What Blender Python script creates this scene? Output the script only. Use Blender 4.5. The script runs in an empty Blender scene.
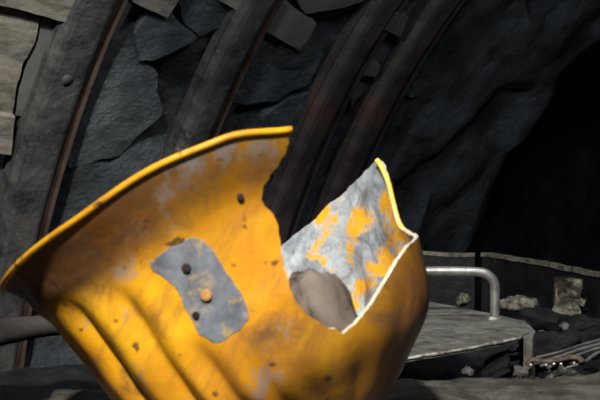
import bpy, bmesh, math, random
from mathutils import Vector, Matrix, noise
S = bpy.context.scene
COL = S.collection
random.seed(7)

# ------------------------------------------------------------------ camera
F = 1166.67
PITCH = math.atan(60 / F)
CAM = Vector((0, 0, .205))
cd = bpy.data.cameras.new('camera')
cam = bpy.data.objects.new('camera', cd)
COL.objects.link(cam)
cam.location = CAM
cam.rotation_euler = (math.pi / 2 - PITCH, 0, 0)
cd.lens = 70
cd.sensor_width = 36
cd.clip_start = .02
cd.dof.use_dof = True
cd.dof.focus_distance = 1.7
cd.dof.aperture_fstop = 24
S.camera = cam


def at(x, y, Y):
    dx, dz = (x - 300) / F, (200 - y) / F
    d = Vector((dx, math.cos(PITCH) + dz * math.sin(PITCH), -math.sin(PITCH) + dz * math.cos(PITCH)))
    return CAM + d * (Y / d.y)


# ------------------------------------------------------------------ object helpers
def link(name, bm, mats, parent=None, smooth=True, label=None, cat=None, group=None, kind=None):
    me = bpy.data.meshes.new(name)
    bm.normal_update()
    bm.to_mesh(me)
    bm.free()
    for m in (mats if isinstance(mats, (list, tuple)) else [mats]):
        me.materials.append(m)
    for p in me.polygons:
        p.use_smooth = smooth
    o = bpy.data.objects.new(name, me)
    COL.objects.link(o)
    if parent:
        o.parent = parent
    if label: o['label'] = label
    if cat: o['category'] = cat
    if group: o['group'] = group
    if kind: o['kind'] = kind
    return o


def thing(name, label, cat, group=None, loc=(0, 0, 0)):
    o = bpy.data.objects.new(name, None)
    o.empty_display_size = .05
    COL.objects.link(o)
    o.location = loc
    o['label'] = label
    o['category'] = cat
    if group: o['group'] = group
    return o


def tube(bm, pts, r, n=12, caps=True, flat=1.0):
    pts = [Vector(p) for p in pts]
    rings = []
    up = Vector((0, 0, 1))
    prev = None
    for i, p in enumerate(pts):
        t = (pts[min(i + 1, len(pts) - 1)] - pts[max(i - 1, 0)]).normalized()
        if prev is None:
            a = t.cross(up)
            if a.length < .1: a = t.cross(Vector((1, 0, 0)))
            a.normalize()
        else:
            a = (prev - t * prev.dot(t)).normalized()
        prev = a
        b = t.cross(a)
        rr = r[i] if isinstance(r, (list, tuple)) else r
        rings.append([bm.verts.new(p + a * math.cos(k * 2 * math.pi / n) * rr + b * math.sin(k * 2 * math.pi / n) * rr * flat) for k in range(n)])
    for A_, B_ in zip(rings, rings[1:]):
        for k in range(n):
            bm.faces.new((A_[k], A_[(k + 1) % n], B_[(k + 1) % n], B_[k]))
    if caps:
        bm.faces.new(rings[0][::-1])
        bm.faces.new(rings[-1])
    bmesh.ops.recalc_face_normals(bm, faces=bm.faces)


def smooth_path(pts, n=8):
    pts = [Vector(p) for p in pts]
    out = []
    for i in range(len(pts) - 1):
        p0, p1, p2, p3 = pts[max(i - 1, 0)], pts[i], pts[i + 1], pts[min(i + 2, len(pts) - 1)]
        for k in range(n):
            t = k / n
            out.append(.5 * ((2 * p1) + (p2 - p0) * t + (2 * p0 - 5 * p1 + 4 * p2 - p3) * t * t + (3 * p1 - p0 - 3 * p2 + p3) * t ** 3))
    out.append(pts[-1])
    return out


def blob(name, c, size, mat, seed=0, rough=.25, sub=3, rot=(0, 0, 0), square=0, label=None, cat=None, group=None, parent=None, fine=0):
    """an irregular stone or lump"""
    bm = bmesh.new()
    bmesh.ops.create_icosphere(bm, subdivisions=sub, radius=1)
    M = Matrix.Rotation(rot[2], 3, 'Z') @ Matrix.Rotation(rot[1], 3, 'Y') @ Matrix.Rotation(rot[0], 3, 'X')
    for v in bm.verts:
        d = v.co.normalized()
        if square:
            m = max(abs(d.x), abs(d.y), abs(d.z))
            d = d.lerp(d / m * .8, square)
        k = 1 + rough * noise.noise(d * 1.3 + Vector((seed * 7.1, seed, 2))) + rough * .4 * noise.noise(d * 3.7 + Vector((seed, 3, seed * 2)))
        if fine: k += fine * noise.noise(d * 9 + Vector((seed, 0, 0)))
        d = M @ Vector((d.x * k * size[0], d.y * k * size[1], d.z * k * size[2]))
        v.co = d
    o = link(name, bm, mat, parent, label=label, cat=cat, group=group)
    o.location = c
    return o


# ------------------------------------------------------------------ materials
def nt(name):
    m = bpy.data.materials.new(name)
    m.use_nodes = True
    t = m.node_tree
    b = t.nodes['Principled BSDF']
    return m, t, b


def N(t, typ, **kw):
    n = t.nodes.new(typ)
    for k, v in kw.items():
        if k in n.inputs:
            n.inputs[k].default_value = v
        else:
            setattr(n, k, v)
    return n


def ramp(t, src, stops):
    r = t.nodes.new('ShaderNodeValToRGB')
    el = r.color_ramp.elements
    while len(el) > 1: el.remove(el[-1])
    el[0].position = stops[0][0]
    c = stops[0][1]
    el[0].color = (*c, 1) if isinstance(c, tuple) else (c, c, c, 1)
    for p, c in stops[1:]:
        e = el.new(p)
        e.color = (*c, 1) if isinstance(c, tuple) else (c, c, c, 1)
    t.links.new(src, r.inputs[0])
    return r.outputs[0]


def mix(t, fac, a, b, mode='MIX'):
    n = t.nodes.new('ShaderNodeMix')
    n.data_type = 'RGBA'
    n.blend_type = mode
    for sock, val in ((n.inputs[0], fac), (n.inputs[6], a), (n.inputs[7], b)):
        if isinstance(val, bpy.types.NodeSocket):
            t.links.new(val, sock)
        elif isinstance(val, tuple):
            sock.default_value = (*val, 1)
        else:
            sock.default_value = val
    return n.outputs[2]


def nz(t, scale, detail=6, rough=.6, stretch=None, dist=0.0, off=0.0):
    tc = t.nodes.new('ShaderNodeTexCoord')
    mp = t.nodes.new('ShaderNodeMapping')
    t.links.new(tc.outputs['Object'], mp.inputs[0])
    if stretch: mp.inputs['Scale'].default_value = stretch
    mp.inputs['Location'].default_value = (off, off * .7, -off)
    n = N(t, 'ShaderNodeTexNoise', Scale=scale, Detail=detail, Roughness=rough, Distortion=dist)
    t.links.new(mp.outputs[0], n.inputs['Vector'])
    return n.outputs[0]


def bump(t, b, src, strength, distance):
    n = N(t, 'ShaderNodeBump', Strength=strength, Distance=distance)
    t.links.new(src, n.inputs['Height'])
    t.links.new(n.outputs[0], b.inputs['Normal'])
    return n


def simple(name, c0, c1, scale, rough=.8, bs=.4, bd=.004, metal=0, stretch=None, c2=None, lo=.35, hi=.65, spec=.3, c2lo=.6, c2hi=.68, c2scale=None, dist=0.0):
    m, t, b = nt(name)
    n = nz(t, scale, 8, .65, stretch, dist)
    c = ramp(t, n, [(lo, c0), (hi, c1)])
    if c2:
        n2 = nz(t, c2scale or scale * .4, 7, .7, None, .3, 3.3)
        c = mix(t, ramp(t, n2, [(c2lo, 0.0), (c2hi, 1.0)]), c, c2)
    t.links.new(c, b.inputs['Base Color'])
    b.inputs['Roughness'].default_value = rough
    b.inputs['Metallic'].default_value = metal
    b.inputs['Specular IOR Level'].default_value = spec
    if bs:
        bump(t, b, nz(t, scale * 2, 8, .7, stretch, 0, 1.7), bs, bd)
    return m


ROCK = simple('rock_grey', (.024, .028, .032), (.12, .135, .145), 7, .75, 1, .03, spec=.35, c2=(.15, .16, .16), c2lo=.64, c2hi=.74, c2scale=12)
SLAB = simple('slab_grey', (.042, .05, .056), (.15, .165, .17), 12, .7, 1, .02, spec=.35, c2=(.20, .21, .21), c2lo=.62, c2hi=.72, c2scale=30)
SLABD = simple('slab_dark', (.030, .037, .043), (.11, .125, .135), 12, .7, 1, .02, spec=.35, c2=(.16, .17, .17), c2lo=.64, c2hi=.74, c2scale=30)
WOOD = simple('plank_weathered', (.12, .11, .085), (.36, .32, .25), 18, .85, .5, .003, stretch=(1, 1, 3), spec=.15)
WOOD2 = simple('plank_grey', (.10, .105, .09), (.17, .172, .15), 12, .85, .5, .003, spec=.15)
STEEL = simple('arch_steel', (.022, .023, .025), (.115, .11, .10), 15, .6, .9, .006, c2=(.20, .19, .17), c2lo=.62, c2hi=.70, c2scale=30, spec=.45)
STEELB = simple('arch_steel_dark', (.03, .024, .023), (.085, .066, .060), 16, .6, .9, .006, c2=(.12, .065, .045), c2lo=.55, c2hi=.66, spec=.45)
RUST = simple('arch_rust', (.045, .028, .021), (.10, .066, .047), 18, .75, .5, .003, spec=.3)
LEDGE = simple('ledge_dust', (.045, .043, .038), (.19, .18, .155), 26, .95, 1.0, .012, c2=(.07, .06, .05), c2lo=.5, c2hi=.6, c2scale=7, spec=.1)
COAL = simple('coal_black', (.003, .003, .0035), (.015, .015, .016), 34, .6, 1, .008, spec=.25)
PLATE = simple('plate_dusty', (.045, .042, .036), (.18, .17, .145), 34, .85, 1, .004, c2=(.3, .24, .15), c2lo=.66, c2hi=.7, c2scale=18, spec=.3)
CHIP = simple('plate_worn_edge', (.12, .115, .10), (.5, .48, .42), 60, .7, .5, .001, lo=.42, hi=.6)
TROUGH = simple('trough_black', (.003, .003, .003), (.009, .009, .010), 22, .5, .7, .003, c2=(.07, .065, .055), c2lo=.66, c2hi=.72, c2scale=40, spec=.2)
LIP = simple('trough_lip', (.02, .018, .014), (.15, .135, .095), 60, .6, .5, .002, spec=.4)
MUD = simple('dried_mud', (.018, .017, .014), (.27, .25, .18), 70, .95, 1, .006, c2=(.035, .024, .02), c2lo=.50, c2hi=.58, c2scale=22, spec=.1)
BEAM = simple('beam_wood', (.018, .015, .014), (.062, .054, .049), 16, .9, .7, .004, stretch=(.4, 1, 1), spec=.15)
CHROME = simple('handle_steel', (.20, .20, .195), (.42, .41, .385), 40, .42, .15, .0005, metal=.75, c2=(.16, .12, .09), c2lo=.58, c2hi=.66, c2scale=55, spec=.5)
CABLE = simple('cable_grey', (.012, .012, .013), (.085, .083, .075), 60, .5, .4, .001, spec=.5)
STONE = simple('brown_stone', (.09, .07, .056), (.21, .17, .14), 22, .85, .4, .002, c2=(.03, .022, .02), c2lo=.54, c2hi=.68, c2scale=30, spec=.2)
DARK = simple('hole_dark', (.012, .009, .008), (.03, .022, .018), 50, .9, 0)
STRIP = simple('strip_rust', (.02, .015, .012), (.14, .09, .05), 70, .7, .6, .001)
GLINT = simple('wet_bead', (.4, .42, .42), (.8, .8, .78), 80, .2, 0, metal=.5)


def helmet_outer(name, dirt, brimlike=0):
    m, t, b = nt(name)
    at_ = t.nodes.new('ShaderNodeAttribute'); at_.attribute_name = 'grime_shade'
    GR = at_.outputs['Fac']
    base = ramp(t, nz(t, 9, 3, .5), [(.3, (.70, .27, .007)), (.55, (.84, .41, .012)), (.75, (.90, .49, .018))])
    # soft ochre scuffing
    c = mix(t, ramp(t, nz(t, 16, 6, .65, off=2), [(.40, 0.0), (.66, .75)]), base, (.42, .15, .012))
    # near-black brown film, brim shade painted in with dirt, weighted by the attribute
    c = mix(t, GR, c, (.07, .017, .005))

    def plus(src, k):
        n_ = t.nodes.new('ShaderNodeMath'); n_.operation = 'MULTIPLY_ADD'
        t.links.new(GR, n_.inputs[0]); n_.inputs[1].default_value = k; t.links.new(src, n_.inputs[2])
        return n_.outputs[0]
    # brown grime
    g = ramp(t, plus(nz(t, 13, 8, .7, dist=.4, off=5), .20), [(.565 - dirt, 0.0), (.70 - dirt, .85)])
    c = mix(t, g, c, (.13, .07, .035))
    # fine brown streaks running from brim to crown
    tc_ = t.nodes.new('ShaderNodeTexCoord')
    vr_ = N(t, 'ShaderNodeVectorRotate', rotation_type='Y_AXIS')
    vr_.inputs['Angle'].default_value = math.radians(-26)
    t.links.new(tc_.outputs['Object'], vr_.inputs['Vector'])
    mp_ = t.nodes.new('ShaderNodeMapping'); mp_.inputs['Scale'].default_value = (1, 1, .22)
    t.links.new(vr_.outputs[0], mp_.inputs[0])
    ns_ = N(t, 'ShaderNodeTexNoise', Scale=60, Detail=7, Roughness=.7)
    t.links.new(mp_.outputs[0], ns_.inputs['Vector'])
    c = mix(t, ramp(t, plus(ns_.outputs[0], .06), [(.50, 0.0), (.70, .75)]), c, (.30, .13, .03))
    # grey dust smears
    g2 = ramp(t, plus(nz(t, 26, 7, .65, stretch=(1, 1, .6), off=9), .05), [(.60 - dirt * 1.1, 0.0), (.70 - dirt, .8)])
    c = mix(t, g2, c, (.24, .23, .23))
    # small dark specks
    g3 = ramp(t, nz(t, 75, 3, .5, off=4), [(.665, 0.0), (.72, .85)])
    c = mix(t, g3, c, (.05, .035, .02))
    t.links.new(c, b.inputs['Base Color'])
    r = ramp(t, nz(t, 20, 4, .6, off=1), [(.3, .28), (.7, .55)])
    t.links.new(r, b.inputs['Roughness'])
    b.inputs['Specular IOR Level'].default_value = .35
    bump(t, b, nz(t, 40, 6, .6, off=7), .25, .0015)
    return m


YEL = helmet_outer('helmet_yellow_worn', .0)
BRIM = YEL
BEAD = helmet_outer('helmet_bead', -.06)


def helmet_inner():
    m, t, b = nt('helmet_inner_flaking')
    base = ramp(t, nz(t, 24, 7, .7, stretch=(1, 1, 1), dist=1.2), [(.32, (.09, .095, .10)), (.47, (.30, .34, .37)), (.66, (.60, .66, .68))])
    o = ramp(t, nz(t, 21, 6, .6, off=6.4), [(.515, 0.0), (.56, 1.0)])
    c = mix(t, o, base, (.86, .42, .02))
    g = ramp(t, nz(t, 28, 8, .75, stretch=(1.4, 1, .5), dist=.6, off=3.1), [(.52, 0.0), (.64, .9)])
    c = mix(t, g, c, (.16, .13, .115))
    t.links.new(c, b.inputs['Base Color'])
    b.inputs['Roughness'].default_value = .8
    b.inputs['Specular IOR Level'].default_value = .2
    bump(t, b, nz(t, 45, 8, .7, dist=1), .6, .003)
    return m


INNER = helmet_inner()
EDGE = simple('helmet_torn_edge', (.55, .45, .26), (.82, .78, .66), 60, .8, .3, .0008, spec=.2)
PATCH = simple('bare_patch', (.085, .095, .115), (.235, .25, .275), 42, .8, .5, .001, c2=(.46, .31, .11), c2lo=.53, c2hi=.66, c2scale=60, spec=.2)
RIVET = simple('rivet_orange', (.30, .15, .05), (.55, .30, .10), 90, .6, .3, .0005)
LIPY = simple('lip_yellow', (.80, .50, .06), (.92, .70, .20), 60, .5, .2, .0005)

# ------------------------------------------------------------------ broken helmet
TILT, LEAN = math.radians(9), math.radians(26)
c_, s_ = math.cos(LEAN), math.sin(LEAN)
AX = Vector((s_ * math.cos(TILT), -math.sin(TILT), -c_ * math.cos(TILT)))       # rim -> crown top
LX = Vector((-c_, 0, -s_))                                                       # phi = 0
NX = Vector((-s_ * math.sin(TILT), -math.cos(TILT), c_ * math.sin(TILT)))       # phi = 90, near side
HC = at(212, 185, .8494)
PR = [(.164, -.002), (.158, .006), (.148, .019), (.140, .031), (.134, .046), (.127, .08), (.1245, .104), (.117, .13), (.106, .15), (.084, .168), (.063, .184), (.04, .195), (.0, .2)]


def catmull(P, n):
    out = []
    for i in range(len(P) - 1):
        p0, p1, p2, p3 = P[max(i - 1, 0)], P[i], P[i + 1], P[min(i + 2, len(P) - 1)]
        for k in range(n):
            t = k / n
            out.append(tuple(.5 * (2 * b + (c - a) * t + (2 * a - 5 * b + 4 * c - d) * t * t + (3 * b - a - 3 * c + d) * t ** 3) for a, b, c, d in zip(p0, p1, p2, p3)))
    out.append(P[-1])
    return out


PROF = catmull(PR, 9)


def sstep(x, a, b):
    t = min(max((x - a) / (b - a), 0), 1)
    return t * t * (3 - 2 * t)


def wrap(d):
    return (d + 180) % 360 - 180


GRV = [(19, 3.2, .0036, .034), (40, 3.0, .0046, .034), (58, 2.8, .0044, .042), (71, 2.6, .0040, .095), (84, 2.6, .0026, .125), (97, 4, .0030, .135), (118, 4, .0022, .14), (141, 4.5, .0012, .125),
       (207, 4.5, .0012, .05), (229, 4.5, .002, .05), (251, 4.5, .002, .05), (273, 4.5, .003, .05), (295, 4.5, .003, .05), (317, 4.5, .003, .05), (339, 4.5, .003, .05)]


SAG = [(-181, 0), (-70, 0), (0, .006), (35, .009), (62, .0095), (88, .0042), (101, .0050), (118, .0150), (130, .0165), (160, 0), (181, 0)]


def hpoint(phi, r, a, off=0.0):
    """point of the helmet surface, phi in degrees"""
    f = math.radians(phi)
    if a > .03:
        r *= 1 + (.022 if math.cos(f) > 0 else .058) * math.cos(f) * sstep(a, .04, .09)
    if math.cos(f) > 0:                          # crown is wider just under the brim on this side
        r += .0092 * math.cos(f) ** 1.5 * sstep(a, .008, .032) * (1 - sstep(a, .030, .125))
    for g, w, d, a0 in GRV:
        x = wrap(phi - g) / w
        if abs(x) < 6:
            # a crease with a soft shoulder on each side of it
            r += (-d * math.exp(-x * x) + .5 * d * math.exp(-((abs(x) - 2.6) / 1.2) ** 2)) * sstep(a, a0, a0 + .03) * (1 - sstep(a, .17, .195))
    # the brim is bent down beside the tear
    k = 1 - sstep(a, .004, .05)
    q = wrap(phi)
    i = max(j for j in range(len(SAG) - 1) if SAG[j][0] <= q)
    a += (SAG[i][1] + (SAG[i + 1][1] - SAG[i][1]) * sstep(q, SAG[i][0], SAG[i + 1][0])) * k
    # slightly warped all round
    r += .0012 * noise.noise(Vector((math.cos(f) * 2, math.sin(f) * 2, a * 16)))
    a += .002 * math.sin(f * 3 + 1) * k
    r += off
    return HC + AX * a + (LX * math.cos(f) + NX * math.sin(f)) * r


HOLE = [(116.5, -.03), (115.2, -.002), (113.4, .010), (111, .020), (106.0, .035), (104.6, .044), (106.7, .0538), (105.6, .0689), (103.1, .0867), (102.0, .1059), (104, .117), (107.5, .128), (113.2, .1372), (118, .1355), (123.9, .1305),
        (141.5, .1122), (153, .104), (175, .099), (190, .094), (199, .086), (202, .066), (204, .050), (206.5, .036), (210, .030), (216, .032), (223, .0343), (231, .0385), (238.8, .0397), (246, .046), (253, .048), (261, .052), (270, .052), (280, .05), (287, .036), (293, .02), (296, -.03)]


def sdist(poly, x, y, kx):
    """signed distance (metres, about) to a polygon in (phi, a); negative inside"""
    best = 9e9
    inside = False
    px = x * kx
    for (x0, y0), (x1, y1) in zip(poly, poly[1:] + poly[:1]):
        ax, bx = x0 * kx, x1 * kx
        dx, dy = bx - ax, y1 - y0
        L2 = dx * dx + dy * dy
        t = 0 if L2 == 0 else max(0, min(1, ((px - ax) * dx + (y - y0) * dy) / L2))
        ex, ey = px - ax - dx * t, y - y0 - dy * t
        best = min(best, ex * ex + ey * ey)
        if (y0 > y) != (y1 > y) and px < ax + (y - y0) / (y1 - y0) * dx:
            inside = not inside
    return -math.sqrt(best) if inside else math.sqrt(best)


def hnormal(phi, r, a):
    # profile tangent at a
    i = min(range(len(fineP)), key=lambda k: abs(fineP[k][0] - r) + abs(fineP[k][1] - a))
    i0, i1 = max(i - 4, 0), min(i + 4, len(fineP) - 1)
    dr, da = fineP[i1][0] - fineP[i0][0], fineP[i1][1] - fineP[i0][1]
    L = math.hypot(dr, da)
    e = .0012
    tp = hpoint(phi, r + dr / L * e, a + da / L * e) - hpoint(phi, r - dr / L * e, a - da / L * e)
    dphi = math.degrees(e / max(r, .008))
    tf = hpoint(phi + dphi, r, a) - hpoint(phi - dphi, r, a)
    n = tf.cross(tp).normalized()
    f = math.radians(phi)
    out = (LX * math.cos(f) + NX * math.sin(f)) * (r + .05) + AX * max(a - .05, 0)
    return -n if n.dot(out) < 0 else n


def clipped_grid(phis, prof, field, off=0.0, info=None):
    """grid over (phi, profile) kept where field > 0, cut smoothly along field = 0"""
    bm = bmesh.new()
    nI, nJ = len(phis), len(prof)
    val = {}
    V = {}

    def f(i, j):
        if (i, j) not in val: val[i, j] = field(phis[i], prof[j][1])
        return val[i, j]

    def vert(i, j):
        k = (i % (nI - 1) if phis[-1] - phis[0] >= 360 else i, j)
        if k not in V:
            V[k] = bm.verts.new(hpoint(phis[i], prof[j][0], prof[j][1], off))
            if info is not None: info[V[k]] = (phis[i], prof[j][0], prof[j][1], j)
        return V[k]

    def cut(i0, j0, i1, j1):
        w0 = i0 % (nI - 1) if phis[-1] - phis[0] >= 360 else i0
        w1 = i1 % (nI - 1) if phis[-1] - phis[0] >= 360 else i1
        k = ('e',) + tuple(sorted([(w0, j0), (w1, j1)]))
        if k not in V:
            a, b = f(i0, j0), f(i1, j1)
            t = min(max(a / (a - b), .03), .97)
            q_ = (phis[i0] + (phis[i1] - phis[i0]) * t, prof[j0][0] + (prof[j1][0] - prof[j0][0]) * t, prof[j0][1] + (prof[j1][1] - prof[j0][1]) * t)
            V[k] = bm.verts.new(hpoint(*q_, off))
            if info is not None: info[V[k]] = (*q_, j0 if j0 == j1 else -1)
        return V[k]

    for i in range(nI - 1):
        for j in range(nJ - 1):
            q = [(i, j), (i, j + 1), (i + 1, j + 1), (i + 1, j)]
            s = [f(*k) > 0 for k in q]
            if not any(s): continue
            vs = []
            for k in range(4):
                if s[k]: vs.append(vert(*q[k]))
                if s[k] != s[(k + 1) % 4]: vs.append(cut(*q[k], *q[(k + 1) % 4]))
            u = []
            for v in vs:
                if v not in u: u.append(v)
            if len(u) >= 3:
                try: bm.faces.new(u)
                except ValueError: pass
    bm.normal_update()
    # outward normals
    fc = bm.faces[len(bm.faces) // 2] if False else None
    if info is not None: return bm
    tot = 0
    for fc in bm.faces:
        c = fc.calc_center_median() - HC
        c -= AX * c.dot(AX)
        tot += fc.normal.dot(c)
    if tot < 0: bmesh.ops.reverse_faces(bm, faces=bm.faces)
    return bm


def tear(phi, a):
    d = sdist(HOLE, phi % 360, a, .0021)
    return d + .0011 * noise.noise(Vector((phi * .35, a * 260, 1))) + .0005 * noise.noise(Vector((phi * 1.1, a * 700, 4)))


helmet = thing('broken_helmet', 'torn yellow mining helmet lying crown down on the dusty stone ledge', 'helmet', loc=at(300, 412, .86))
HI = Matrix.Translation(-helmet.location)
phis = [i * 1.0 for i in range(361)]
JB = 27 + 6                                    # profile row where brim meets crown


def hpart(name, bm, mats, thick, label=None):
    bmesh.ops.transform(bm, matrix=HI, verts=bm.verts)
    o = link(name, bm, mats, helmet, label=label)
    if thick:
        md = o.modifiers.new('thickness', 'SOLIDIFY')
        md.thickness = thick
        md.offset = -1
        md.use_even_offset = False
        md.material_offset = 1
        md.material_offset_rim = 2
    return o


fineP = catmull(PR, 24)


def shell(name, prof, seam, mats, th, label):
    """outer skin, inner skin th below it and a torn edge strip between them; seam = profile row shared with the other part"""
    info = {}
    src = clipped_grid(phis, prof, tear, 0, info)
    bm = bmesh.new()
    outer, inner, nrm = {}, {}, []

    gr_ = []

    def add(p, n, g=0):
        v = bm.verts.new(HI @ p)
        nrm.append(n)
        gr_.append(g)
        return v
    for v in src.verts:
        if not v.link_faces: continue
        ph_, r_, a_, j_ = info[v]
        n_ = hnormal(ph_, r_, a_)
        # painted shade plus dirt: under the brim, mostly left, and on the right piece
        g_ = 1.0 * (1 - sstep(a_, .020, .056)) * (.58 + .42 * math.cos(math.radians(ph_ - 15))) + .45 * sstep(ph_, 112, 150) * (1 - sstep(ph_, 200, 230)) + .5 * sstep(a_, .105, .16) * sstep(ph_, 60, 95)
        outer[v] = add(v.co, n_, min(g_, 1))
        inner[v] = add(v.co - n_ * th, -n_)
    for fc in src.faces:
        vs = list(fc.verts)
        if fc.normal.dot(nrm_of(info, vs[0])) < 0: vs.reverse()
        bm.faces.new([outer[v] for v in vs]).material_index = 0
        bm.faces.new([inner[v] for v in reversed(vs)]).material_index = 1
    for e in src.edges:
        if len(e.link_faces) != 1: continue
        a_, b_ = e.verts
        if info[a_][3] == seam and info[b_][3] == seam: continue
        pts = [outer[a_].co, outer[b_].co, inner[b_].co, inner[a_].co]
        # rounded torn edge: push the middle outward from the sheet
        c = e.link_faces[0].calc_center_median()
        d = ((a_.co + b_.co) / 2 - c)
        t_ = (b_.co - a_.co).normalized()
        d = (d - t_ * d.dot(t_)).normalized()
        q = [add(HI.inverted() @ p, Vector((0, 0, 0))) for p in pts]
        f_ = bm.faces.new(q)
        f_.material_index = 2
        f_.normal_update()
        if f_.normal.dot(d) < 0: f_.normal_flip()
    me = bpy.data.meshes.new(name)
    bm.verts.index_update()
    bm.to_mesh(me)
    bm.free(); src.free()
    for m in mats: me.materials.append(m)
    for p in me.polygons: p.use_smooth = p.material_index != 2
    at_ = me.attributes.new('grime_shade', 'FLOAT', 'POINT')
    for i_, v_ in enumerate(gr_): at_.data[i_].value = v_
    me.normals_split_custom_set_from_vertices([tuple(n) for n in nrm])
    o = bpy.data.objects.new(name, me)
    COL.objects.link(o)
    o.parent = helmet
    o['label'] = label
    return o


def nrm_of(info, v):
    return hnormal(*info[v][:3])


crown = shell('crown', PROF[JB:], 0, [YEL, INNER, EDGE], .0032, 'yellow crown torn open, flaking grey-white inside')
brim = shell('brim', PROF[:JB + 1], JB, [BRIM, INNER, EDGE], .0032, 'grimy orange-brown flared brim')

# rolled brim edge
bm = bmesh.new()
ph = [115.4 - k * 1.5 for k in range(121)]     # from the tear round the near and left side to the back
tube(bm, [hpoint(p_, .1638, -.0018) for p_ in ph], [.0021] * len(ph), 10)
hpart('brim_edge', bm, BEAD, 0, 'bright yellow rounded brim edge')

# curled yellow lip on the right hand torn edge
bm = bmesh.new()
lp = [(207.5, .0300), (205.8, .037), (204, .050), (202.4, .066), (200.6, .080), (198.6, .0865)]
tube(bm, smooth_path([hpoint(p_, .1335 - (a - .04) * .16 - .0012, a) for p_, a in lp], 6), .0021, 8)
hpart('torn_lip', bm, LIPY, 0, 'bright yellow curled lip of the tear')

# grey patch where a bracket sat
PP = [(71.2, .0466), (73.5, .0448), (77.7, .0446), (83, .0448), (86.8, .0484), (87.8, .0602), (88.6, .080), (89.2, .0982), (87.8, .104), (84.6, .1077), (79, .1096), (75.5, .1076), (73.1, .0997), (73.4, .085), (73.7, .069), (72.6, .060), (70.6, .053)]
fine = catmull(PR, 24)
bm = clipped_grid([68 + .4 * k for k in range(58)], [q for q in fine if .038 < q[1] < .116], lambda p_, a: -sdist(PP, p_, a, .0021) + .0016 * noise.noise(Vector((p_ * .25, a * 120, 3))), .0002)
hpart('bare_patch', bm, [PATCH, PATCH, PATCH], .0004, 'bare grey patch with screw holes')


def stud(name, phi, a, r, mat, h=.0006, label=None):
    rr = next(q[0] for q in fine if q[1] >= a)
    p0, n = hpoint(phi, rr, a), (hpoint(phi, rr, a, .01) - hpoint(phi, rr, a)).normalized()
    bm = bmesh.new()
    q = n.to_track_quat('Z', 'Y').to_matrix().to_4x4()
    prof = [(r, -.001), (r, h * .5 + .0012), (r * .8, h + .0012), (r * .35, h * .9 + .0012)]
    rings = [[bm.verts.new((x * math.cos(k * math.pi / 9), x * math.sin(k * math.pi / 9), z)) for k in range(18)] for x, z in prof]
    for A_, B_ in zip(rings, rings[1:]):
        for k in range(18): bm.faces.new((A_[k], A_[(k + 1) % 18], B_[(k + 1) % 18], B_[k]))
    bm.faces.new(rings[-1])
    bmesh.ops.transform(bm, matrix=Matrix.Translation(p0) @ q, verts=bm.verts)
    return hpart(name, bm, mat, 0, label)


stud('screw_hole', 79.1, .0597, .0030, DARK)
stud('screw_hole', 75.1, .0879, .0024, DARK)
stud('screw_hole', 100.0, .0345, .0022, DARK)
stud('rivet', 80.4, .0797, .0038, RIVET, .0012, 'rusty orange rivet')
stud('screw_hole', 98.5, .112, .0026, DARK) if False else None

# stone lying in the bowl
sc = HC + AX * .128 + (LX * math.cos(math.radians(122)) + NX * math.sin(math.radians(122))) * .066
q = AX.to_track_quat('Z', 'Y').to_euler()
st = blob('stone', (0, 0, 0), (.0205, .022, .042), STONE, 3, .28, 4, (0, 0, 0), .3, label='brown-grey stone lying inside the torn helmet', cat='stone', fine=.02)
st.rotation_euler = q
st.location = sc

# ------------------------------------------------------------------ tunnel frame (arches, lagging, rock)
TA, TR, TZ, TD = math.radians(51.18), 1.871, -.866, 3.265
TDv = Vector((math.sin(TA), math.cos(TA), 0))
TN = Vector((math.cos(TA), -math.sin(TA), 0))
TC = Vector((0, TD, 0)) + TN * TR + Vector((0, 0, TZ))
FLOOR = -.62


def tun(s, th, rho):
    return TC + TDv * s + (-TN * math.cos(th) + Vector((0, 0, math.sin(th)))) * rho


# section of an arch: (along the tunnel, depth behind the inner face)
def sweep(sec, ths, s, closed=True):
    bm = bmesh.new()
    rings = []
    for th in ths:
        rings.append([bm.verts.new(tun(s + u, th, TR + w + .0015 * noise.noise(Vector((th * 6, u * 9, s))))) for u, w in sec])
    n = len(sec)
    for A_, B_ in zip(rings, rings[1:]):
        for k in range(n if closed else n - 1):
            bm.faces.new((A_[k], A_[(k + 1) % n], B_[(k + 1) % n], B_[k]))
    if closed:
        bm.faces.new(rings[0][::-1])
        bm.faces.new(rings[-1])
    bmesh.ops.recalc_face_normals(bm, faces=bm.faces)
    return bm


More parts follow.
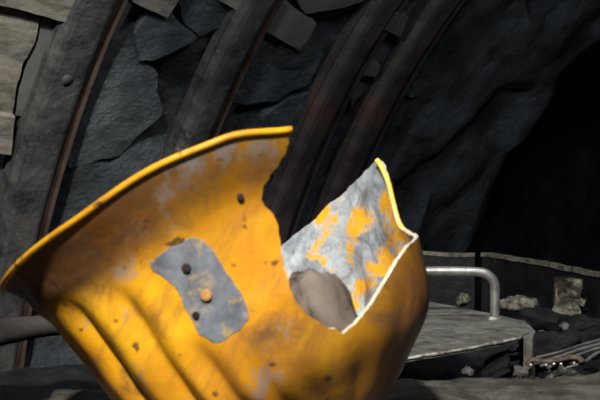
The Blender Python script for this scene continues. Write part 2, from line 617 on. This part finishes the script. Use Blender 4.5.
TH0 = math.asin((FLOOR - TZ - .02) / TR)
ths = [TH0 + (2.6 - TH0) * k / 110 for k in range(111)]
ARCH = [(-.888, 1.3, 'rusty steel roof arch nearest the left edge, beside the weathered planks', STEEL),
        (-.522, 1.0, 'grey steel roof arch rising behind the helmet brim, second from the left', STEEL),
        (-.177, 1.0, 'dark reddish steel roof arch rising from the gap in the helmet, third from the left', STEELB),
        (-.003, 1.0, 'dark steel roof arch farthest right, beside the bare black rock', STEELB)]
for s, wd, lab, mt in ARCH:
    t = thing('roof_arch', lab, 'roof support', 'curved steel roof arches', loc=tun(s, TH0, TR + .04))
    inv = Matrix.Translation(-t.location)
    W = .058 * wd

    def part(name, sec, m, lb=None):
        b = sweep(sec, ths, s)
        bmesh.ops.transform(b, matrix=inv, verts=b.verts)
        return link(name, b, m, t, smooth=False, label=lb)
    r0 = -.014                                  # right edge of the web
    part('web', [(r0 - W, .003), (r0 - W + .010, 0), (r0 - .008, 0), (r0, .003), (r0, .012), (r0 - W, .012)], mt)
    part('side_flange', [(r0, .008), (r0 + .024, .018), (r0 + .024, .026), (r0 - .006, .012)], RUST if mt is STEEL else mt, 'rusty brown sloping flange' if mt is STEEL else None)
    part('side_flange', [(r0 - W, .008), (r0 - W + .006, .012), (r0 - W - .006, .030), (r0 - W - .010, .026)], mt)
    part('flange_lip', [(r0 + .022, .016), (r0 + .029, .012), (r0 + .029, .045), (r0 + .022, .045)], RUST if mt is STEEL else mt)
    part('flange_lip', [(r0 - W - .013, .024), (r0 - W - .007, .024), (r0 - W - .007, .05), (r0 - W - .013, .05)], mt)
    if wd > 1.1:
        p0 = tun(-.942, .69, TR)
        n = (tun(-.942, .69, TR - .1) - p0).normalized()
        bm = bmesh.new()
        bmesh.ops.create_cone(bm, cap_ends=True, segments=20, radius1=.013, radius2=.011, depth=.004)
        bmesh.ops.transform(bm, matrix=inv @ Matrix.Translation(p0 + n * .001) @ n.to_track_quat('Z', 'Y').to_matrix().to_4x4(), verts=bm.verts)
        link('bolt_head', bm, STEEL, t, label='round bolt head')


def onwall(x, y, rho):
    dx, dz = (x - 300) / F, (200 - y) / F
    d = Vector((dx, math.cos(PITCH) + dz * math.sin(PITCH), -math.sin(PITCH) + dz * math.cos(PITCH)))
    o_ = CAM - TC
    a0, a1, b0, b1 = o_.dot(TN), o_.z, d.dot(TN), d.z
    A_, B_, C_ = b0 * b0 + b1 * b1, 2 * (a0 * b0 + a1 * b1), a0 * a0 + a1 * a1 - rho * rho
    P_ = o_ + d * ((-B_ + math.sqrt(B_ * B_ - 4 * A_ * C_)) / (2 * A_))
    return P_.dot(TDv), math.atan2(P_.z, -P_.dot(TN))


def slab(name, poly, rho, thick, mat, label, cat, group=None, jag=.0, tilt=0.0):
    """flat piece lying against the back of the arches; poly in (s, theta)"""
    bm = bmesh.new()
    pts = []
    P = [onwall(*p, rho) for p in poly]
    for (a, b), (c, d) in zip(P, P[1:] + P[:1]):
        for k in range(5):
            t = k / 5
            x, y = a + (c - a) * t, b + (d - b) * t
            j = jag * (1 if k else .3)
            pts.append((x + j * noise.noise(Vector((x * 40, y * 40, 1))), y + j * .5 * noise.noise(Vector((x * 40, y * 40, 5)))))
    cs = sum(p[0] for p in pts) / len(pts)
    ct = sum(p[1] for p in pts) / len(pts)
    base = tun(cs, ct, rho)
    nrm = (tun(cs, ct, rho - 1) - base).normalized()
    fr, bk, ce = [], [], []
    for x, y in pts:
        q = tun(x, y, rho)
        q -= nrm * (q - base).dot(nrm)
        q += nrm * (tilt * (x - cs) / .1)
        inn = base + (q - base) * .97
        fr.append(bm.verts.new(inn - base))
        ce.append(bm.verts.new(q - base - nrm * thick * .2))
        bk.append(bm.verts.new(q - base - nrm * thick))
    n = len(pts)
    for A_, B_ in ((fr, ce), (ce, bk)):
        for k in range(n): bm.faces.new((A_[k], A_[(k + 1) % n], B_[(k + 1) % n], B_[k]))
    cv = bm.verts.new(nrm * .0015)
    for k in range(n): bm.faces.new((fr[k], fr[(k + 1) % n], cv))
    bm.faces.new(bk)
    bmesh.ops.recalc_face_normals(bm, faces=bm.faces)
    o = link(name, bm, mat, None, smooth=False, label=label, cat=cat, group=group)
    o.location = base
    return o


G = 'lagging boards wedged behind the arches'
RB = TR + .022
RS = TR + .040
slab('plank', [(-40, -30), (95, -25), (90, 26), (62, 22), (20, 10), (-40, -2)], RB - .006, .03, WOOD, 'weathered brown plank running across the top left corner', 'plank', G, .003)
slab('plank', [(-40, -2), (8, 9), (41, 19), (36, 42), (24, 62), (17, 90), (13, 119), (-40, 112)], RB + .008, .012, WOOD, 'broad pale upright plank at the left edge, under the top corner plank', 'plank', G, .005)
slab('plank', [(42, 18), (62, 22), (60, 80), (45, 120), (17, 118), (20, 90), (28, 62), (38, 42)], RB + .014, .010, WOOD2, 'narrow grey plank squeezed between the broad pale plank and the leftmost arch', 'plank', G, .003)
slab('plank', [(-40, 108), (16, 118), (12, 156), (-40, 150)], RB - .002, .02, WOOD, 'short brown plank end low at the left edge, below the broad pale plank', 'plank', G, .003)
slab('plank', [(110, -25), (196, -25), (180, 0), (168, 19), (134, 3), (122, -6)], RB - .002, .025, WOOD, 'brown plank with a pointed end at the top between the two leftmost arches', 'plank', G, .002)
slab('plank', [(118, -6), (134, 2), (117, 36), (105, 34)], RB + .004, .02, WOOD2, 'thin sliver of board hanging beside the right side of the leftmost arch', 'plank', G, .001)
slab('plank', [(275, -4), (284, 3), (316, 23), (310, 36), (300, 51), (250, 24)], RB, .022, WOOD2, 'square grey board end sticking out right of the second arch', 'plank', G, .002, .006)
slab('plank', [(296, -14), (390, -14), (362, 2), (345, 8), (325, 11), (305, 14), (298, 3)], RB - .002, .022, WOOD2, 'pale grey board with a ragged lower edge at the top, between second and third arches', 'plank', G, .004)
slab('plank', [(206, -14), (262, -14), (250, 18), (216, -1)], RB, .02, WOOD, 'small brown board tip at the top, left of the second arch', 'plank', G, .002)
slab('wooden_wedge', [(384, 10), (391, 10), (409, 18), (401, 38), (384, 30)], RB - .012, .03, WOOD2, 'small pale wooden wedge high up between the third and fourth arches', 'wedge', 'wooden wedges between the right arches')
slab('wooden_wedge', [(362, 62), (381, 66), (376, 77), (358, 75)], RB - .006, .03, WOOD2, 'small dark wooden wedge lower down between the third and fourth arches', 'wedge', 'wooden wedges between the right arches')

G2 = 'loose rock slabs on the tunnel wall'
slab('rock_slab', [(150, 12), (174, 18), (184, 27), (198, 39), (180, 50), (158, 60), (140, 62), (134, 34)], RS - .006, .03, SLAB, 'grey angular rock slab jutting out over a dark hollow between the two left arches', 'rock', G2, .008, -.002)
slab('rock_slab', [(176, -10), (232, -10), (232, 20), (216, 30), (199, 37), (185, 24)], RS + .002, .03, SLABD, 'smooth grey rock slab tucked up against the left side of the second arch', 'rock', G2, .008, .002)
slab('rock_slab', [(95, 38), (118, 38), (138, 22), (146, 60), (158, 75), (163, 115), (120, 160), (70, 175), (60, 120)], RS + .004, .03, SLAB, 'large rough grey rock slab right beside the leftmost arch', 'rock', G2, .010, .002)
slab('rock_slab', [(238, 64), (262, 44), (298, 54), (325, 55), (312, 84), (275, 104), (226, 104)], RS + .002, .03, SLABD, 'flat dark rock slab below the square board end', 'rock', G2, .012, -.002)
slab('rock_slab', [(285, 101), (310, 94), (322, 70), (318, 130), (300, 180), (250, 175), (262, 120)], RS + .004, .03, SLABD, 'dark rock slab with a cracked edge left of the third arch', 'rock', G2, .010, .002)
slab('rock_slab', [(383, 33), (396, 40), (374, 80), (352, 110), (350, 84), (362, 62)], RS - .002, .03, SLAB, 'narrow blue-grey rock sliver between the third and fourth arches', 'rock', G2, .006, .002)
slab('rock_slab', [(401, 84), (414, 78), (422, 86), (438, 90), (432, 97), (410, 97)], RS + .016, .03, SLAB, 'small lighter rock patch right of the rightmost arch', 'rock', G2, .012)
slab('rock_slab', [(530, -8), (560, -10), (556, 14), (546, 34), (534, 38), (530, 26)], RS + .014, .04, SLABD, 'dim rock flake high on the wall above the black hollow', 'rock', G2, .010)

# rock wall with a black hollow on the right
bm = bmesh.new()
nS, nT = 260, 120
grid = []
for i in range(nS + 1):
    s = -1.95 + 5.45 * i / nS
    row = []
    for j in range(nT + 1):
        th = TH0 - .05 + (2.3 - TH0) * j / nT
        v = Vector((s * 2.2, th * 3.4, 0))
        d = .016 * noise.noise(v) + .016 * noise.noise(v * 2.3 + Vector((3, 1, 0))) + .014 * noise.noise(v * 6)
        cell = noise.cell(Vector((s * 5 + th * 2 + noise.noise(v * 1.5), th * 6 - s * 2 + noise.noise(v * 1.7 + Vector((9, 0, 0))), 0)))
        d += .016 * cell
        edge = .60 + .10 * noise.noise(Vector((th * 7, 2, 0))) + .16 * sstep(th, .66, .84)
        cav = sstep(s, edge, edge + .45) * .7 * (1 - .75 * sstep(th, 1.0, 1.25))
        rho = TR + .060 + d + cav
        # dark pocket under the jutting slab
        rho += .035 * math.exp(-((s + .60) / .055) ** 2 - ((th - .64) / .055) ** 2)
        row.append(bm.verts.new(tun(s, th, rho)))
    grid.append(row)
for i in range(nS):
    for j in range(nT):
        bm.faces.new((grid[i][j], grid[i + 1][j], grid[i + 1][j + 1], grid[i][j + 1]))
o = link('wall_left', bm, ROCK, kind='structure')
md = o.modifiers.new('thickness', 'SOLIDIFY')
md.thickness = .1
md.offset = -1

# tunnel floor and far end
bm = bmesh.new()
n = 60
g = [[bm.verts.new((-3.2 + 9 * i / n, -2.5 + 9.5 * j / n, FLOOR + .03 * noise.noise(Vector((i * .4, j * .4, 0))))) for j in range(n + 1)] for i in range(n + 1)]
for i in range(n):
    for j in range(n): bm.faces.new((g[i][j], g[i + 1][j], g[i + 1][j + 1], g[i][j + 1]))
link('floor', bm, COAL, kind='structure')

# ------------------------------------------------------------------ stone ledge under the helmet
def mound(name, outline, z0, z1, mat, amp, label=None, cat=None, res=.012, dent=None, seed=0):
    xs = [p[0] for p in outline]; ys = [p[1] for p in outline]
    x0, x1, y0, y1 = min(xs), max(xs), min(ys), max(ys)
    bm = bmesh.new()
    V = {}

    def hz(x, y):
        d = -sdist(outline, x, y, 1.0) + .012 * noise.noise(Vector((x * 11, y * 11, seed))) + .005 * noise.noise(Vector((x * 34, y * 34, seed)))
        z = z1 + amp * noise.noise(Vector((x * 14, y * 14, seed))) + amp * .5 * noise.noise(Vector((x * 45, y * 45, seed)))
        if dent: z -= dent[3] * math.exp(-((x - dent[0]) ** 2 + (y - dent[1]) ** 2) / dent[2] ** 2)
        return d, z
    nx, ny = int((x1 - x0 + .06) / res), int((y1 - y0 + .06) / res)
    for i in range(nx + 1):
        for j in range(ny + 1):
            x, y = x0 - .03 + i * res, y0 - .03 + j * res
            d, z = hz(x, y)
            k = sstep(d, -.012, .010)
            V[i, j] = bm.verts.new((x, y, z * k + (z1 - .12) * (1 - k) if d > -.02 else z0))
    for i in range(nx):
        for j in range(ny): bm.faces.new((V[i, j], V[i + 1, j], V[i + 1, j + 1], V[i, j + 1]))
    o = link(name, bm, mat, label=label, cat=cat)
    return o


mound('stone_ledge', [(-.225, .35), (-.225, 1.055), (-.06, 1.06), (.05, 1.085), (.15, 1.12), (.34, 1.16), (.50, 1.155), (.50, .35)], FLOOR, -.0215, LEDGE, .006,
      'dusty grey-brown rock ledge carrying the yellow helmet', 'ledge', .008, dent=(-.03, .84, .06, .010))

# ------------------------------------------------------------------ conveyor trough, right background
def prism(bm, poly, z0, z1):
    a = [bm.verts.new((x, y, z0)) for x, y in poly]
    b = [bm.verts.new((x, y, z1)) for x, y in poly]
    n = len(poly)
    for k in range(n): bm.faces.new((a[k], a[(k + 1) % n], b[(k + 1) % n], b[k]))
    bm.faces.new(a[::-1]); bm.faces.new(b)
    bmesh.ops.recalc_face_normals(bm, faces=bm.faces)


trough = thing('steel_trough', 'black steel trough with a worn pale rim behind the handle and cables', 'trough', loc=(.45, 1.95, FLOOR))
TI = Matrix.Translation(-trough.location)
path = smooth_path([(-.12, 2.22), (.06, 2.19), (.20, 2.15), (.335, 2.13), (.395, 2.02), (.43, 1.93), (.465, 1.82), (.52, 1.66), (.60, 1.44)], 8)
path = [Vector((p.x, p.y, 0)) for p in path] if len(path[0]) == 3 else [Vector((p[0], p[1], 0)) for p in path]


def ribbon(pts, off0, off1, z0, z1, wob=0):
    bm = bmesh.new()
    R_ = []
    for i, p in enumerate(pts):
        t = (pts[min(i + 1, len(pts) - 1)] - pts[max(i - 1, 0)]).normalized()
        nn = Vector((t.y, -t.x, 0))
        w = wob * noise.noise(p * 30)
        R_.append([bm.verts.new(p + nn * a + Vector((0, 0, z + w))) for a, z in ((off0, z0), (off1, z0), (off1, z1), (off0, z1))])
    for A_, B_ in zip(R_, R_[1:]):
        for k in range(4): bm.faces.new((A_[k], A_[(k + 1) % 4], B_[(k + 1) % 4], B_[k]))
    bm.faces.new(R_[0][::-1]); bm.faces.new(R_[-1])
    bmesh.ops.recalc_face_normals(bm, faces=bm.faces)
    bmesh.ops.transform(bm, matrix=TI, verts=bm.verts)
    return bm


path = [Vector((p.x, p.y, 0)) for p in path]
cut = min(range(len(path)), key=lambda i: abs(path[i].x - .315))
link('side_panel', ribbon(path[:cut + 1], -.004, .004, -.20, -.008), TROUGH, trough, smooth=False)
link('side_panel', ribbon(path[cut + 1:], -.004, .004, -.20, -.008), TROUGH, trough, smooth=False)
link('rim', ribbon(path[:cut + 1], -.006, .006, -.008, -.001, .004), LIP, trough, smooth=False, label='worn pale rim')
link('rim', ribbon(path[cut + 1:], -.006, .007, -.008, -.001, .002), LIP, trough, smooth=False, label='worn pale rim')
bm = bmesh.new()
prism(bm, [(p.x, p.y) for p in path] + [(.55, 1.22), (-.12, 1.22)], -.215, -.195)
bmesh.ops.transform(bm, matrix=TI, verts=bm.verts)
link('bottom_pan', bm, TROUGH, trough, smooth=False)
for x, y in ((.0, 2.1), (.0, 1.3), (.47, 1.3), (.36, 1.95)):
    bm = bmesh.new()
    prism(bm, [(x - .02, y - .02), (x + .02, y - .02), (x + .02, y + .02), (x - .02, y + .02)], FLOOR - .02, -.21)
    bmesh.ops.transform(bm, matrix=TI, verts=bm.verts)
    link('leg', bm, TROUGH, trough, smooth=False)

# steel cover plate with bent handle
PZ = -.036
cover = thing('cover_plate', 'dusty steel plate with a bent rod handle, right of the helmet', 'metal plate', loc=(.18, 1.5, -.195))
CI = Matrix.Translation(-cover.location)


def cpart(name, bm, mat, smooth=False, label=None):
    bmesh.ops.transform(bm, matrix=CI, verts=bm.verts)
    return link(name, bm, mat, cover, smooth=smooth, label=label)


poly = [(-.06, 1.18), (.06, 1.245), (.11, 1.282), (.19, 1.345), (.268, 1.42), (.288, 1.455), (.300, 1.545), (.262, 1.62), (.185, 1.745), (.11, 1.83), (-.06, 1.83)]
pp = []
for (a, b), (c, d) in zip(poly, poly[1:] + poly[:1]):
    for k in range(8):
        t = k / 8
        x, y = a + (c - a) * t, b + (d - b) * t
        pp.append((x + .003 * noise.noise(Vector((x * 60, y * 60, 0))), y + .003 * noise.noise(Vector((x * 60, y * 60, 4)))))
bm = bmesh.new()
prism(bm, pp, PZ - .006, PZ)
bmesh.ops.triangulate(bm, faces=[f for f in bm.faces if len(f.verts) > 4])
cpart('plate', bm, PLATE)
bm = bmesh.new()
e = [Vector((x, y, PZ - .002)) for x, y in pp[8:36]]
tube(bm, e, [.0022 + .0012 * noise.noise(Vector((k * 1.7, 0, 0))) for k in range(len(e))], 6)
cpart('worn_edge', bm, CHIP, True, 'chipped pale front edge')
# downturned end
bm = bmesh.new()
prism(bm, [(.276, 1.43), (.286, 1.425), (.300, 1.475), (.302, 1.54), (.292, 1.54), (.288, 1.48)], -.197, PZ - .002)
cpart('end_flange', bm, PLATE)
bm = bmesh.new()
prism(bm, [(-.05, 1.40), (-.03, 1.40), (-.03, 1.7), (-.05, 1.7)], -.197, PZ - .002)
cpart('end_flange', bm, PLATE)
hp = smooth_path([(.262, 1.56, PZ - .004), (.262, 1.56, PZ + .036), (.2605, 1.56, PZ + .050), (.252, 1.56, PZ + .060), (.238, 1.56, PZ + .0640), (.20, 1.56, PZ + .0650), (.15, 1.56, PZ + .0645), (.135, 1.56, PZ + .060), (.128, 1.56, PZ + .048), (.126, 1.56, PZ + .03), (.126, 1.56, PZ - .004)], 6)
bm = bmesh.new()
tube(bm, hp, .0066, 16)
cpart('handle', bm, CHROME, True, 'bare bent steel rod')
bm = bmesh.new()
tube(bm, [(.262, 1.56, PZ - .001), (.262, 1.56, PZ + .004)], [.0115, .008], 12)
cpart('weld', bm, CHIP, True)

# upright mud-caked bracket
t = thing('mud_caked_bracket', 'pale mud-caked upright bracket standing against the trough wall', 'bracket', loc=at(566, 318, 1.80))
t.location.z = -.196
bmx = bmesh.new()
c0 = Vector((t.location.x, t.location.y, 0))
nx, nz_ = 14, 34
g = []
for i in range(nx + 1):
    row = []
    for j in range(nz_ + 1):
        x = -.020 + .038 * i / nx
        z = -.196 + .186 * j / nz_
        w = 1 + .25 * noise.noise(Vector((0, z * 40, 0)))
        row.append(bmx.verts.new((x * w + (.006 * noise.noise(Vector((i, z * 60, 2)))), -.010 + .012 * noise.noise(Vector((x * 50, 1, z * 50))), z + .196 - .05 * x)))
    g.append(row)
for i in range(nx):
    for j in range(nz_): bmx.faces.new((g[i][j], g[i + 1][j], g[i + 1][j + 1], g[i][j + 1]))
o = link('mud_crust', bmx, MUD, t, label='pale dried mud crust')
md = o.modifiers.new('thickness', 'SOLIDIFY'); md.thickness = .014; md.offset = -1
bm = bmesh.new()
prism(bm, [(-.018, .010), (.018, .010), (.018, .022), (-.018, .022)], 0, .188)
link('upright', bm, TROUGH, t, smooth=False)

# ------------------------------------------------------------------ debris and cables in the trough
G3 = 'rock lumps heaped in the trough'
lumps = [((520, 304), 1.86, (.030, .02, .014), MUD, 'pale muddy lump between the handle and the mud-caked bracket'),
         ((545, 322), 1.75, (.048, .04, .020), COAL, 'black flat lump in front of the mud-caked bracket'),
         ((585, 327), 1.72, (.035, .03, .016), COAL, 'dark grey lump at the foot of the mud-caked bracket'),
         ((548, 345), 1.58, (.045, .035, .018), COAL, 'black rounded lump behind the beaded cable strip'),
         ((588, 340), 1.60, (.045, .03, .016), COAL, 'black lump under the cables at the right edge'),
         ((496, 366), 1.42, (.030, .02, .009), COAL, 'black wedge of rock in the gap below the plate corner'),
         ((468, 371), 1.34, (.007, .006, .004), LEDGE, 'tiny pale grey rock chip in the dark gap below the plate'),
         ((520, 372), 1.20, (.008, .006, .006), LEDGE, 'small pale stone at the ledge edge below the plate corner'),
         ((463, 300), 1.95, (.012, .01, .012), MUD, 'tiny pale crumb beside the seam of the trough wall')]
for k, ((x, y), Y, sz, m, lab) in enumerate(lumps):
    blob('rock_lump', at(x, y, Y), sz, m, k + 3, .5, 3, (.1 * k, .2, k * .9), .5, label=lab, cat='rock', group=G3, fine=.08)
rnd = random.Random(5)
chips = []
for k in range(26):
    px_ = rnd.uniform(500, 598); Y_ = rnd.uniform(1.36, 1.72)
    p_ = at(px_, 0, Y_); p_.z = -.118 + .02 * rnd.random() + .05 * sstep(p_.x, .24, .40) * .6
    sz_ = rnd.uniform(.004, .010)
    blob('coal_chip', p_, (sz_ * 1.5, sz_, sz_ * .6), [COAL, LEDGE, CABLE][k % 3], 20 + k, .5, 2, (rnd.random(), rnd.random(), rnd.random() * 6), .5,
         label='small angular chip scattered around the cables in the trough', cat='rock chip', group='small chips around the cables')
# loose fill under the lumps
bm = bmesh.new()
n = 70
g = []
for i in range(n + 1):
    row = []
    for j in range(n + 1):
        x = .10 + .38 * i / n; y = 1.24 + .72 * j / n
        x = min(x, .57 - (y - 1.24) * .24)
        z = -.150 + .025 * noise.noise(Vector((x * 12, y * 12, 0))) + .014 * noise.noise(Vector((x * 38, y * 38, 0))) + .05 * sstep(x, .24, .40)
        row.append(bm.verts.new((x, y, z)))
    g.append(row)
for i in range(n):
    for j in range(n): bm.faces.new((g[i][j], g[i + 1][j], g[i + 1][j + 1], g[i][j + 1]))
o = link('coal_fines', bm, COAL, label='black coal fines and grit filling the trough', cat='coal', kind='stuff')
md = o.modifiers.new('thickness', 'SOLIDIFY'); md.thickness = .04; md.offset = -1

cabs = [([(534, 358, 1.50), (560, 352, 1.49), (585, 344, 1.47), (625, 334, 1.45)], .0022, 'thin grey cable, uppermost of the strands at the right edge'),
        ([(530, 364, 1.47), (556, 358, 1.46), (582, 349, 1.45), (625, 338, 1.43)], .0030, 'thick grey cable in the middle of the strands at the right edge'),
        ([(540, 366, 1.43), (572, 357, 1.42), (596, 349, 1.41), (625, 343, 1.40)], .0024, 'dark cable running below the thick grey cable'),
        ([(566, 368, 1.38), (584, 362, 1.38), (600, 352, 1.39), (625, 350, 1.38)], .0022, 'short bent cable, lowest of the strands at the right edge')]
for k, (pts, r, lab) in enumerate(cabs):
    bm = bmesh.new()
    P = smooth_path([at(*p) for p in pts], 10)
    tube(bm, P, r, 8)
    c = P[0].copy()
    bmesh.ops.translate(bm, vec=-c, verts=bm.verts)
    o = link('cable', bm, CABLE, label=lab, cat='cable', group='cable strands in the trough')
    o.location = c
strip = thing('beaded_strip', 'rusty broken strip with shiny wet beads under the cables', 'metal strip', loc=at(526, 372, 1.40))
SI = Matrix.Translation(-strip.location)
bm = bmesh.new()
P = smooth_path([at(*p) for p in [(527, 366, 1.40), (532, 360, 1.40), (550, 361, 1.39), (575, 357, 1.38), (583, 362, 1.37)]], 8)
tube(bm, P, .0045, 8, flat=.6)
bmesh.ops.transform(bm, matrix=SI, verts=bm.verts)
link('strip_body', bm, STRIP, strip)
for x, y in ((531, 367), (546, 367), (554, 366), (561, 366), (574, 365)):
    bm = bmesh.new()
    bmesh.ops.create_icosphere(bm, subdivisions=2, radius=.0019)
    bmesh.ops.transform(bm, matrix=SI @ Matrix.Translation(at(x, y - 2, 1.365)), verts=bm.verts)
    link('bead', bm, GLINT, strip)

# ------------------------------------------------------------------ left: beam and coal heap
bm = bmesh.new()
P = smooth_path([at(-60, 344, 1.16), at(-15, 335, 1.18), at(15, 330, 1.20), at(45, 326, 1.22), at(80, 326, 1.24), at(140, 330, 1.28)], 8)
tube(bm, P, [.026 - .014 * k / len(P) + .0012 * noise.noise(Vector((k * .5, 0, 0))) for k in range(len(P))], 14, flat=.62)
c = P[0].copy()
bmesh.ops.translate(bm, vec=-c, verts=bm.verts)
o = link('timber_beam', bm, BEAM, label='grey-brown worn timber beam behind the left side of the helmet', cat='beam')
o.location = c
blob('coal_block', (-.38, 1.36, -.345), (.26, .16, .315), COAL, 11, .12, 5, (0, 0, .2), .75, label='black coal block under the timber beam at lower left', cat='coal', fine=.02)

# ------------------------------------------------------------------ light
w = bpy.data.worlds.new('world')
S.world = w
w.use_nodes = True
w.node_tree.nodes['Background'].inputs[0].default_value = (.5, .6, .8, 1)
w.node_tree.nodes['Background'].inputs[1].default_value = .012


def area(name, loc, target, size, power, col):
    l = bpy.data.lights.new(name, 'AREA')
    l.shape = 'DISK'; l.size = size; l.energy = power; l.color = col
    o = bpy.data.objects.new(name, l)
    COL.objects.link(o)
    o.location = loc
    o.rotation_euler = (Vector(target) - Vector(loc)).to_track_quat('-Z', 'Y').to_euler()
    return o


area('flash', (-.24, -.80, 1.50), (-.05, 1.2, .2), .10, 92, (1, .97, .92))
area('wall_fill_left', (-.42, 1.15, .80), (-.10, 3.2, .55), .14, 8, (.88, .94, 1))  # added fill out of frame, brightens the arches and planks from the left
area('wall_fill_right', (.45, 1.12, 1.05), (.35, 3.2, .60), .45, 14, (.88, .94, 1))  # added soft fill, unseen, lifts the right part of the rock wall

vs = S.view_settings
vs.view_transform = 'Standard'
vs.look = 'None'
vs.gamma = 1
vs.use_curve_mapping = False
vs.exposure = 0
